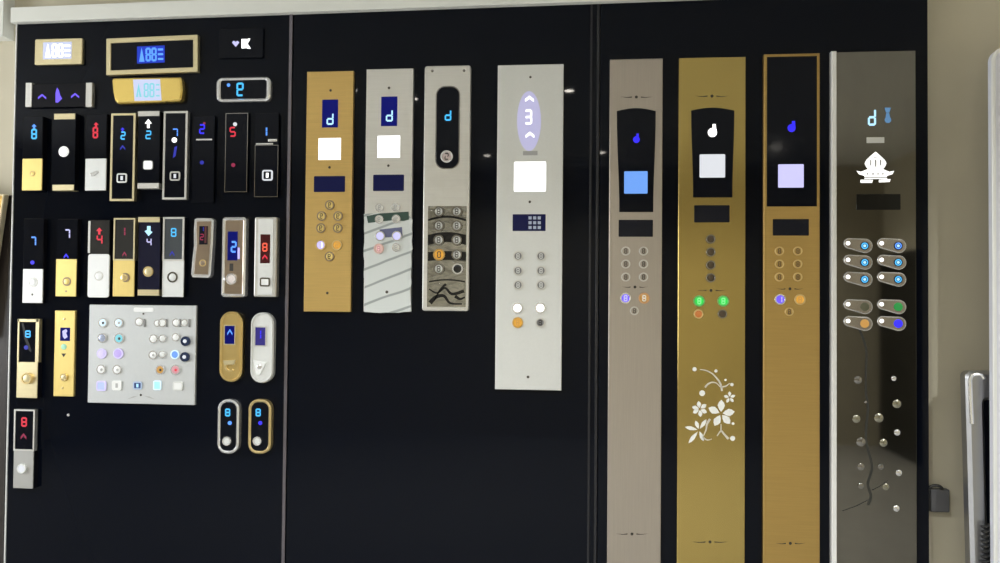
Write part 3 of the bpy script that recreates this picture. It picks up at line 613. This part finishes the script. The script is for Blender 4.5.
for x in range(408, 366, -6): fp.append((x, 213.2 + rnd.uniform(-.6, .6)))
t.poly('protective_film', fp, D - .004, D + .0012, FILM)
t.polys('film_tape', [[(366.5, 216), (372, 215), (380, 213.4), (408.6, 211.6), (409, 219.5), (404, 221), (392, 220.4), (380, 221.6), (368, 223)]], D + .002, mat('dark_green_tape', (.03, .07, .055), .4))
t.polys('film_print', [[(379.5, 229.5), (402, 227), (402.6, 236), (380, 238)]], D + .0018, mat('dark_blue_print', (.13, .14, .26), .4))
for (x, y) in ((379.3, 207.6), (395.6, 207), (379, 219.4), (396, 219), (396, 247.4)): t.button(x, y, 4.3, D, CHROME, SILVER, ('9', GREYINK), out=.008)
t.button(379.8, 236, 5, D, CHROME, E_LAVEN, out=.008); t.button(396.6, 236, 5, D, CHROME, E_LAVEN, out=.008)
t.button(378.6, 248.6, 5, D, mat('pink_rim', (.75, .5, .45), .4), mat('pale_pink_cap', (.85, .6, .55), .4), ('8', E_PINK), out=.008)
t.screw(386.8, 292, D + .001, 1.5)

t = cop('silver button panel with rounded black slot and blue d digit', 423.3, 65.6, 469.6, 311, SILVER, .026, r=2.5, bev=.003)
D = t.d
w = t.rect('display', 436.3, 86.6, 459, 168.3, D - .001, D + .001, PANELGLASS, r=9, n=8)
bm = bmesh.new(); k = t.scale(447, 127, D)
t.frame('display_frame', 435.4, 85.8, 459.8, 169, 1.1, D - .001, D + .002, DARKCH, r=9.4, n=8)
t.glyph('digits', 448, 115.2, 9.5, 6, 'd', D + .002, E_CYAN, w, thick=1.4)
t.button(446.6, 156.4, 6.2, D + .001, CHROME, mat('pinkish_cap', (.62, .52, .52), .3, .5), ('2', DARKINK))
t.screw(432.2, 70.8, D, 1.4, DARKCH); t.screw(464, 70.5, D, 1.4, DARKCH)
t.rect('mirror_plate', 427.5, 206, 466.2, 307, D - .001, D + .0008, WAVYMIR, bev=0)  # polished plate, its reflections painted in by colour
BANDM = mat('black_reflection', (.02, .02, .022), .15, .6)
for pts, a_, b_ in (([(429, 289), (437, 293), (445, 288), (452, 294), (464, 291)], 1.2, 3.2), ([(430, 303), (436, 297), (444, 296), (450, 303), (462, 304)], 4.5, 1.4), ([(446, 284), (440, 290), (434, 301)], 2.6, 1), ([(455, 296), (460, 299), (465, 297)], 3.4, 1.5)):
    t.polys('reflection_stroke', [stroke(pts, a_, b_)], D + .0012, BANDM)  # dark strokes paint reflections onto the polished plate
def arcband(x0, x1, y, h, rise): 
    n = 10; a = [(x0 + (x1 - x0) * i / n, y - rise * math.sin(math.pi * i / n)) for i in range(n + 1)]
    return a + [(x, yy + h) for x, yy in a[::-1]]
t.polys('reflection_band', [arcband(428, 466, 219, 2.2, 3.5), arcband(428, 466, 235, 10, 3), arcband(428, 466, 252, 9, 1), arcband(429, 465, 281, 1.5, 2)], D + .0014, mat('black_reflection', (.02, .02, .022), .15, .6))  # dark arched bands, reflections painted onto the plate
for i, y in enumerate((211.4, 225.6, 240, 254.6, 268.8)):
    for (x, side) in ((438.6, 0), (456.6, 1)):
        if i == 3 and side == 0: t.button(439, y, 6, D, mat('gold_rim', (.75, .5, .2), .25, 1), E_ORANGE, ('8', GMARK), out=.009)
        elif i == 4 and side == 1: t.button(457.4, y, 5.4, D, CHROME, mat('black_cap', (.01, .01, .01), .2), out=.011)
        else: t.button(x, y, 5.3, D, DARKCH, SATIN, ('8', SCREW), out=.014)

t = cop('wide white satin button panel with lilac arrows around a numeral', 496.4, 64.6, 562.5, 390, SATIN, .02)
D = t.d
w = t.poly('display', circ(529, 121, 12.5, 20)[:0] + [(529 + 12 * math.cos(a), 121 + 30 * math.sin(a)) for a in [2 * math.pi * i / 28 for i in range(28)]], D - .001, D + .0003, LCDLILAC)
t.polys('arrow', [chev(529.5, 97.5, 8.5, 3.4, 2.6), chev(530, 133.5, 8.5, 3.4, 2.6)], D + .0012, E_WHITE, w)
t.glyph('digits', 528.3, 117, 13, 6.8, '3', D + .0012, E_WHITE, w, thick=1.2)
t.rect('name_strip', 523, 151, 537.5, 155.2, D - .001, D + .0008, GREYINK, bev=0)
t.rect('screen', 514, 161.6, 546, 191.6, D - .001, D + .001, E_WHITE, r=1.5); t.screw(530.4, 77, D, 1.2); t.screw(529.8, 201.8, D, 1.3); t.screw(528, 377, D, 1.4)
w = t.rect('label_window', 512.6, 214.2, 545.6, 231, D - .001, D + .001, LABELBLUE, r=.5)
t.polys('print_grid', [[(528.5 + 4.6 * i, 216.4 + 4.8 * j), (531.6 + 4.6 * i, 216.4 + 4.8 * j), (531.6 + 4.6 * i, 219.4 + 4.8 * j), (528.5 + 4.6 * i, 219.4 + 4.8 * j)] for i in range(3) for j in range(3)], D + .0018, mat('pale_print', (.45, .5, .62), .5), w)
GREYCAP = mat('grey_cap', (.24, .24, .25), .35, .3)
for y in (256, 270.6, 285):
    for x in (518, 541): t.button(x, y, 4.9, D, SILVER, GREYCAP, ('8', SATIN), out=.007)
t.button(517.4, 308, 5.4, D, CHROME, E_WHITE, ('8', E_GREYW)); t.button(540.2, 308, 5.4, D, CHROME, E_WHITE, ('8', E_GREYW))
t.button(517.6, 322.6, 5.4, D, mat('amber_rim', (.8, .5, .15), .3, .8), E_ORANGE, ('8', E_AMBER)); t.button(540.2, 322.6, 4.9, D, SILVER, GREYCAP, ('8', DARKINK))

# ------------------------------------------------------------------ floor-length car panels, right board
def shield(t, x0, x1, y0, y1, rise, d, side=0, m=PANELGLASS):
    n = 10; xm = (x0 + x1) / 2
    pts = [(x0 + (x1 - x0) * i / n, y0 - rise * math.sin(math.pi * i / n)) for i in range(n + 1)]
    pts += [(x1 - side * (0.0 if i in (0,) else 1) * .5 * (1 - math.cos(math.pi * i / 6)), y0 + (y1 - y0) * i / 6) for i in range(1, 7)]
    pts += [(x0 + side * .5 * (1 - math.cos(math.pi * i / 6)), y0 + (y1 - y0) * i / 6) for i in range(6, 0, -1)]
    return t.poly('display', pts, d - .002, d + .002, m, bev=.0008)
BOT = 690
t = cop('floor-length brushed silver button panel with blue lit square screen', 608.6, 58.8, 661.8, BOT, STEEL, .022)
t.o.location.z = 0; t.at.z = 0
for c in t.o.children: pass
def regrow(t, x0, y0, x1, m, d):
    """tall panels stand a hand's width above the floor: rebuild the plate to that real height"""
    for c in list(t.o.children): bpy.data.objects.remove(c)
    b = t.box(x0, y0, x1, 500, d); zt_ = t.L((x0 + x1) / 2, y0, d)[1]; xa = t.L(x0, 300, d)[0]; xb = t.L(x1, 300, d)[0]
    bm = bmesh.new(); prism(bm, rrect(xa, .12, xb, zt_, .001), 0, d, .002); link('plate', bm, m, t.o)
regrow(t, 608.6, 58.8, 661.8, STEEL, .022); D = t.d
w = shield(t, 616.8, 655.8, 111, 212, 3, D, 2.5)
t.polys('digits', [circ(636.4, 139.5, 3.4), [(636.5, 133.5), (638.6, 133.5), (638.6, 140), (636.5, 140)]], D + .003, E_DEEP, w)
t.rect('screen', 624.2, 171.2, 647.6, 193.6, D + .001, D + .003, E_SKY, r=.8, parent=w)
t.flourish(636.4, 97, 32, D); t.flourish(635, 287, 26, D); t.flourish(632, 534, 32, D)
t.rect('label_window', 618.6, 219.8, 653, 236.8, D - .001, D + .001, LABELWIN, r=.8)
for y in (251, 264, 277):
    for x in (625.8, 643.6): t.button(x, y, 4.6, D, SILVER, STEEL, ('8', SCREW), out=.007)
t.button(625.6, 298.2, 5.4, D, CHROME, E_VIOLET, ('8', E_LAVEN)); t.button(644.2, 298.2, 5.6, D, mat('copper_rim', (.75, .45, .25), .3, 1), E_AMBER, ('8', WHITEINK)); t.button(634.4, 310.8, 4.4, D, SILVER, STEEL, ('8', SCREW))

t = cop('floor-length polished gold button panel with white etched flowers', 677.9, 57.2, 745.3, BOT, GOLDMIRROR, .022)
t.at.z = 0; t.o.location.z = 0; regrow(t, 677.9, 57.2, 745.3, GOLDMIRROR, .022); D = t.d
w = shield(t, 691.2, 734.4, 110.5, 197.4, 3, D, 2)
t.polys('digits', [circ(712.4, 132.5, 4.6), [(712.6, 124), (715.6, 124), (716.6, 132), (712.6, 132)]], D + .003, E_WHITE, w)
s_ = t.rect('screen', 699.6, 154.2, 725.2, 177.6, D + .001, D + .003, E_GREYW, r=1, parent=w)
t.flourish(712, 96, 34, D); t.flourish(711, 290.4, 30, D); t.flourish(710, 542, 36, D)
t.rect('label_window', 694.2, 205.2, 729.6, 222.4, D - .001, D + .001, LABELWIN, r=.8)
for y in (239, 252, 265, 277.8): t.button(711, y, 4.8, D, DARKCH, mat('brown_cap', (.12, .09, .06), .25, .6), out=.011)
for x in (699.3, 723.4): t.button(x, 301, 5.8, D, mat('green_rim', (.2, .6, .2), .3, .5), E_GREEN, ('8', mat('lit_pale_green', (0, 0, 0), emit=(.3, 1, .35), es=.9)))
t.button(698.6, 314, 4.8, D, GOLDCH, mat('lit_dull_orange', (.2, .08, .02), emit=(.7, .2, .04), es=.5)); t.button(722.6, 314, 4.8, D, DARKCH, MATS['brown_cap'])
def petal(cx, cy, a, L_, w_):
    a = math.radians(a); ca, sa = math.cos(a), math.sin(a); o_ = []
    for (u, v) in ((.12, 0), (.35, .32), (.6, .5), (.82, .34), (1, 0), (.82, -.34), (.6, -.5), (.35, -.32)):
        x, y = u * L_, v * w_; o_.append((cx + x * ca - y * sa, cy - (x * sa + y * ca)))
    return o_
E_D = D + .0006
t.polys('flower_etching', [petal(721, 413.6, a, 13.8, 7.4) for a in (88, 8, -48, -118, -205)], E_D, WHITEINK)
t.polys('flower_etching', [petal(699.8, 409, a, 8, 4.4) for a in (100, 35, -28, -85, -150, 165)], E_D, WHITEINK)
t.polys('flower_etching', [petal(729.6, 397.4, a, 6, 3.2) for a in (90, 20, -50, -120, 165)], E_D, WHITEINK)
t.polys('leaf_etching', [petal(699, 430, a, L_, 4) for (a, L_) in ((168, 14.5), (-128, 17), (-68, 12), (55, 13), (110, 10))], E_D, WHITEINK)
for (x, y, r) in ((702.2, 393.2, 3), (694.5, 369.2, 2.2), (716, 371, 1.6), (732, 384.6, 1.7), (725.6, 380, 1.2), (732.6, 438.4, 2.6), (733, 423.6, 1.4)): t.polys('bud_etching', [circ(x, y, r, 10)], E_D, WHITEINK)
st = [stroke([(700, 369.5), (706, 370.5), (712, 373.5), (717, 378.5), (720.5, 384), (722, 391)], .8, 2.2), stroke([(705, 387.5), (708, 384), (712.5, 382.3), (717, 383.5), (720, 387)], 1.8, .8),
      stroke([(721.5, 387), (726, 386), (730, 383)], 1.6, .8), stroke([(703, 437), (706, 430), (707, 424), (710, 419)], .8, 2.4), stroke([(703, 437), (707, 440), (712, 439)], 1.6, .6),
      stroke([(717, 436), (721, 431), (724, 434), (728.5, 439)], 1, 2.6), stroke([(721, 424), (721, 431)], .8, 1.2)]
t.polys('stem_etching', st, D + .0006, mat('grey_etching', (.62, .58, .50), .5))

t = cop('floor-length gold button panel with black upper face in thin gold border', 763.4, 53.6, 819.6, BOT, GOLDTALL, .022)
t.at.z = 0; t.o.location.z = 0; regrow(t, 763.6, 53.6, 819.8, GOLDTALL, .022); D = t.d
w = t.rect('display', 767, 56.4, 817, 206.4, D - .002, D + .002, PANELGLASS, bev=.0006)
t.polys('digits', [circ(791.6, 128, 4), [(792, 121), (795, 121), (795.6, 128), (792, 128)]], D + .003, E_DEEP, w)
t.rect('screen', 778.2, 164.2, 803.8, 187.6, D + .001, D + .003, E_LAVEN, r=.8, parent=w)
t.rect('label_window', 772.8, 219, 809, 235.6, D - .001, D + .001, LABELWIN, r=.8)
for y in (251, 264, 277):
    for x in (779.6, 798): t.button(x, y, 4.6, D, GOLDCH, GOLDTALL, ('8', GMARK), out=.007)
t.button(780.4, 299.4, 5.6, D, CHROME, E_VIOLET, ('1', E_LAVEN)); t.button(800.2, 299.6, 5.6, D, GOLDCH, E_ORANGE, ('8', E_AMBER)); t.button(789.4, 311.8, 4.4, D, GOLDCH, GOLDTALL, ('8', GMARK))
t.flourish(790, 288.8, 28, D); t.flourish(790.4, 543.4, 30, D)

t = cop('floor-length black mirror steel button panel with white emblem, next to beige wall', 833, 51.2, 916.4, BOT, BLACKMIR, .022)
t.at.z = 0; t.o.location.z = 0; regrow(t, 833, 51.2, 916.4, BLACKMIR, .022); D = t.d
xa = t.L(831.2, 300, D)[0]; xb = t.L(836.6, 300, D)[0]; zt_ = t.L(834, 51.2, D)[1]
bm = bmesh.new(); prism(bm, [(xa, .12), (xb, .12), (xb, zt_), (xa, zt_)], 0.0002, D + .004, .003); link('edge_strip', bm, mat('polished_edge', (.92, .92, .92), .25, .35), t.o)
t.glyph('digits', 872, 117.2, 15, 7.2, 'd', D + .001, E_ICE, thick=1.2)
t.polys('arrow', [[(884.6, 107.6), (891, 107.6), (889.4, 112.6), (886, 112.6)], [(886.4, 113), (889.2, 113), (890, 117), (885.6, 117)], circ(888, 119.8, 3.3)], D + .001, mat('lit_slate_blue', (0, 0, 0), emit=(.12, .28, .5), es=.8))
t.rect('name_strip', 866.6, 137.2, 884.4, 143, D - .001, D + .0012, SATIN, bev=.0003)
c = lambda x, y: (845 + x * .10657, 140 + y * .10657)
em = [[c(287, 108), c(335, 150), c(372, 185), c(390, 218), c(375, 252), c(352, 278), (c(222, 278)), c(198, 252), c(184, 218), c(202, 185), c(240, 148)],
      [c(108, 288), c(150, 297), c(215, 272), c(355, 272), c(415, 297), c(463, 288), c(445, 322), c(395, 336), c(392, 348), c(185, 348), c(180, 336), c(132, 322)],
      [c(145, 372), c(262, 372), c(255, 402), c(145, 402)], [c(318, 372), c(428, 366), c(420, 394), c(318, 398)], [c(185, 354), c(395, 354), c(398, 366), c(182, 366)]]
w = t.polys('emblem', em, D + .001, E_WHITE if False else mat('lit_emblem', (.9, .9, .9), emit=(1, 1, 1), es=.75))
dk = [circ(*c(x, 318), .95, 8) for x in (210, 262, 310, 356)] + [[c(235, 190), c(246, 180), c(246, 240), c(235, 235)], [c(328, 180), c(340, 190), c(340, 235), c(328, 240)], [c(270, 160), c(302, 160), c(302, 166), c(270, 166)], [c(280, 185), c(294, 185), c(294, 250), c(280, 250)]]
t.polys('emblem_mark', dk, D + .0016, GREYINK, w)
t.rect('label_window', 856.4, 194, 900.6, 209.8, D - .001, D + .001, mat('black_window', (.004, .004, .004), .1), r=.8)
capd = ((245.4, E_CYAN, E_BLUE), (262, E_CYAN, E_CYAN), (279, E_CYAN, E_CYAN), (306.4, mat('olive_cap', (.10, .10, .06), .3), mat('dark_green_cap', (.01, .10, .02), .3, emit=(.02, .4, .08), es=.5)), (323.2, E_AMBER, E_DEEP))
for (y, fl_, fr_) in capd:
    for x, fc in ((848.4, fl_), (882, fr_)):
        k = t.scale(x, y, D); (ax, az), (bx, bz) = t.L(x + .5, y - 2, D), t.L(x + 16.4, y + .6, D)
        ra, rb = 4.6 * k, 6.6 * k; a0 = math.atan2(bz - az, bx - ax)
        out = [(bx + rb * math.cos(a0 + th), bz + rb * math.sin(a0 + th)) for th in [math.radians(-90 + 180 * i / 10) for i in range(11)]] + [(ax + ra * math.cos(a0 + th), az + ra * math.sin(a0 + th)) for th in [math.radians(90 + 180 * i / 10) for i in range(11)]]
        bm = bmesh.new(); prism(bm, out, D - .001, D + .006, .0015)
        pl = link('button', bm, mat('dusky_steel', (.50, .46, .42), .25, 1), t.o)
        bm = bmesh.new(); ringprism(bm, inset(out, -.003), out, D - .001, D + .005, .0006); link('button_rim', bm, CHROME, pl)
        t.disc('indicator_dot', x - .2, y - 2.2, 2.2, D, D + .0075, E_WHITE, pl)
        f_ = t.disc('button_face', x + 16.4, y + .4, 4.5, D, D + .0075, mat('navy_glass_cap', (.01, .02, .06), .15) if fc not in (E_AMBER, MATS['dark_green_cap'], MATS['olive_cap'], E_DEEP) else fc, pl)
        if fc in (E_CYAN, E_BLUE): t.ring('button_glow', x + 16.4, y + .4, 3.4, 1.3, D, D + .0082, fc, pl); t.disc('mark', x + 16.4, y + .4, 1.5, D, D + .009, E_ICE, pl)
# a wavy dark stroke with thin side strokes and raised round dots
vine = [(858, 326), (863, 338), (866.5, 352), (866, 372), (866, 392), (868, 408), (866.5, 424), (866, 440), (869.5, 455), (872, 468), (868, 484), (871, 496), (868, 505)]
t.polys('wavy_stroke', [stroke(vine, 2.2, 2.8), stroke([(868, 500), (856, 506), (842, 511)], 1.2, .6), stroke([(872, 490), (880, 486), (888, 480)], 1.2, .6)], D + .0006, mat('dark_olive_stroke', (.025, .025, .022), .4))
for (x, y, r, m_) in ((858, 380, 4, 0), (856.5, 419, 4, 1), (861, 442, 4.6, 0), (861, 467, 3.6, 0), (879, 418, 4.6, 1), (883.6, 443, 4, 1), (894, 378.6, 2.6, 2), (897, 404, 4.4, 1), (897.4, 432.6, 3.2, 2), (899, 473, 3.2, 2), (896.6, 508.6, 3.2, 2), (886, 487, 3.4, 1), (861, 486, 3, 0), (866, 402, 1.6, 0), (881, 467, 3, 0)):
    t.disc('round_dot', x, y, r, D - .001, D + .0025, (DARKCH, mat('olive_dot', (.34, .33, .27), .2, 1), mat('bright_dot', (.8, .8, .82), .15, 1))[m_], dome=1.2)

# ------------------------------------------------------------------ things beside the board
t = Thing('junction_box', 'small dark grey box on beige wall against board right edge', 'wall box', 940, 500)
t.rect('body', 930.6, 489.5, 950, 512.4, -.068, -.04, mat('dark_grey_plastic', (.10, .10, .108), .5), r=1.2, bev=.004)
bm = bmesh.new(); pts = []
for i in range(9):
    a = math.pi * i / 8; x, z = t.L(935.5 - 7 * math.cos(a), 489.6 - 4.2 * math.sin(a), -.035); pts.append((x, .035, z))
tube(bm, pts, .0055); link('cable', bm, mat('black_cable', (.02, .02, .02), .5), t.o)

# chrome framed dark panel leaning by the wall, right edge of the photograph
t = Thing('framed_panel', 'chrome framed dark panel standing against beige wall at right edge', 'framed panel', 1010, 470)
t.at.z = 0; t.o.location.z = 0; dd = .10
CHR2 = mat('grey_polished_frame', (.42, .42, .43), .3, .9)
x0 = t.L(975, 470, dd)[0]; x1 = x0 + .42; zt_ = t.L(968, 370.5, dd)[1]
bm = bmesh.new(); o1 = rrect(x0, .0, x1, zt_, .022, 6); i1 = rrect(x0 + .062, .08, x1 - .062, zt_ - .105, .012, 6); ringprism(bm, o1, i1, dd - .05, dd, .012); fr = link('frame', bm, CHR2, t.o)
bm = bmesh.new(); prism(bm, rrect(x0 + .05, .07, x1 - .05, zt_ - .09, 0), dd - .045, dd - .012, 0); link('dark_pane', bm, PANELGLASS, t.o)
bm = bmesh.new(); tube(bm, [(x0 + .012, -dd - .004, zt_ - .19), (x0 + .010, -dd - .004, zt_ - .10), (x0 + .010, -dd - .004, zt_ - .03), (x0 + .016, -dd - .004, zt_ - .014), (x0 + .03, -dd - .004, zt_ - .010), (x0 + .05, -dd - .004, zt_ - .012), (x0 + .058, -dd - .004, zt_ - .025)], .0075); link('edge_highlight', bm, mat('highlight_chrome', (.92, .92, .92), .25, .9), t.o)  # highlight along the frame edge, built as a bright tube
t.o.rotation_euler.y = -math.radians(1.3)

t = Thing('coiled_cord', 'black coiled cord hanging over chrome framed panel, bottom right', 'cord', 987, 550)
bm = bmesh.new(); pts = []
for i in range(200):
    a = i / 12 * 2 * math.pi; x, z = t.L(985.2, 524 + i * .42, .115); pts.append((x + .010 * math.cos(a), -.118 - .010 * math.sin(a), z))
tube(bm, pts, .0042, 6); link('coil', bm, MATS['black_cable'], t.o)

t = Thing('standing_panel', 'tall pale bluish white panel with rounded corner, cut off by right edge', 'panel', 1020, 300)
t.at.z = 0; t.o.location.z = 0; dd = .15
x0 = t.L(992.5, 300, dd)[0]; zt_ = t.L(1000, 48, dd)[1]
PALE = mat('pale_bluish_paint', (.78, .80, .90), .4)
bm = bmesh.new(); prism(bm, rrect(x0, .03, x0 + .55, zt_, .045, 8), dd - .025, dd, .004); link('board', bm, PALE, t.o)
bm = bmesh.new(); ringprism(bm, rrect(x0 - .002, .03, x0 + .552, zt_ + .002, .047, 8), rrect(x0 + .012, .044, x0 + .538, zt_ - .012, .033, 8), dd - .001, dd + .006, .002); link('border', bm, WHITEPL, t.o)
bm = bmesh.new(); prism(bm, rrect(x0 - .012, 0, x0 + .56, .035, .01), dd - .04, dd + .05, .004); link('base', bm, WHITEPL, t.o)

# dark brown panel and tilted gilt frame, left edge of the photograph
t = Thing('wooden_panel', 'tall dark brown mottled wooden panel beside board left edge', 'wooden panel', -5, 400)
t.at.z = 0; t.o.location.z = 0; x1 = t.L(10.8, 400, -.02)[0]; zt_ = t.L(5, 195.5, -.02)[1]
bm = bmesh.new(); prism(bm, rrect(x1 - .42, 0, x1, zt_, .002), -.065, -.02, .003); link('board', bm, mat('dark_mottled_wood', (.024, .018, .016), .4, brush=(6, 6, 2), mottle=.6), t.o)
bm = bmesh.new(); ringprism(bm, rrect(x1 - .42, 0, x1, zt_, 0), rrect(x1 - .40, .02, x1 - .020, zt_ - .02, 0), -.021, -.012, .003); link('border', bm, mat('dark_brown_border', (.016, .012, .011), .35), t.o)

t = Thing('picture_frame', 'tilted gilt ornate picture frame cut off by left edge', 'picture frame', 9, 195)
zt_ = 0; w_, h_ = .34, .62
bm = bmesh.new(); ringprism(bm, rrect(-w_, -h_, 0, 0, .003), rrect(-w_ + .009, -h_ + .009, -.009, -.009, .001), .0, .03, .004); link('frame', bm, mat('cream_gilt', (.85, .76, .55), .35, .6), t.o)
GILT = mat('ornate_gilt', (.42, .27, .08), .35, .9, brush=(9, 9, 9), mottle=.85, bump=.8)
bm = bmesh.new(); prism(bm, rrect(-w_ + .008, -h_ + .008, -.008, -.008, 0), .002, .02, 0); link('picture', bm, GILT, t.o)
t.o.rotation_euler.y = math.radians(7.5)
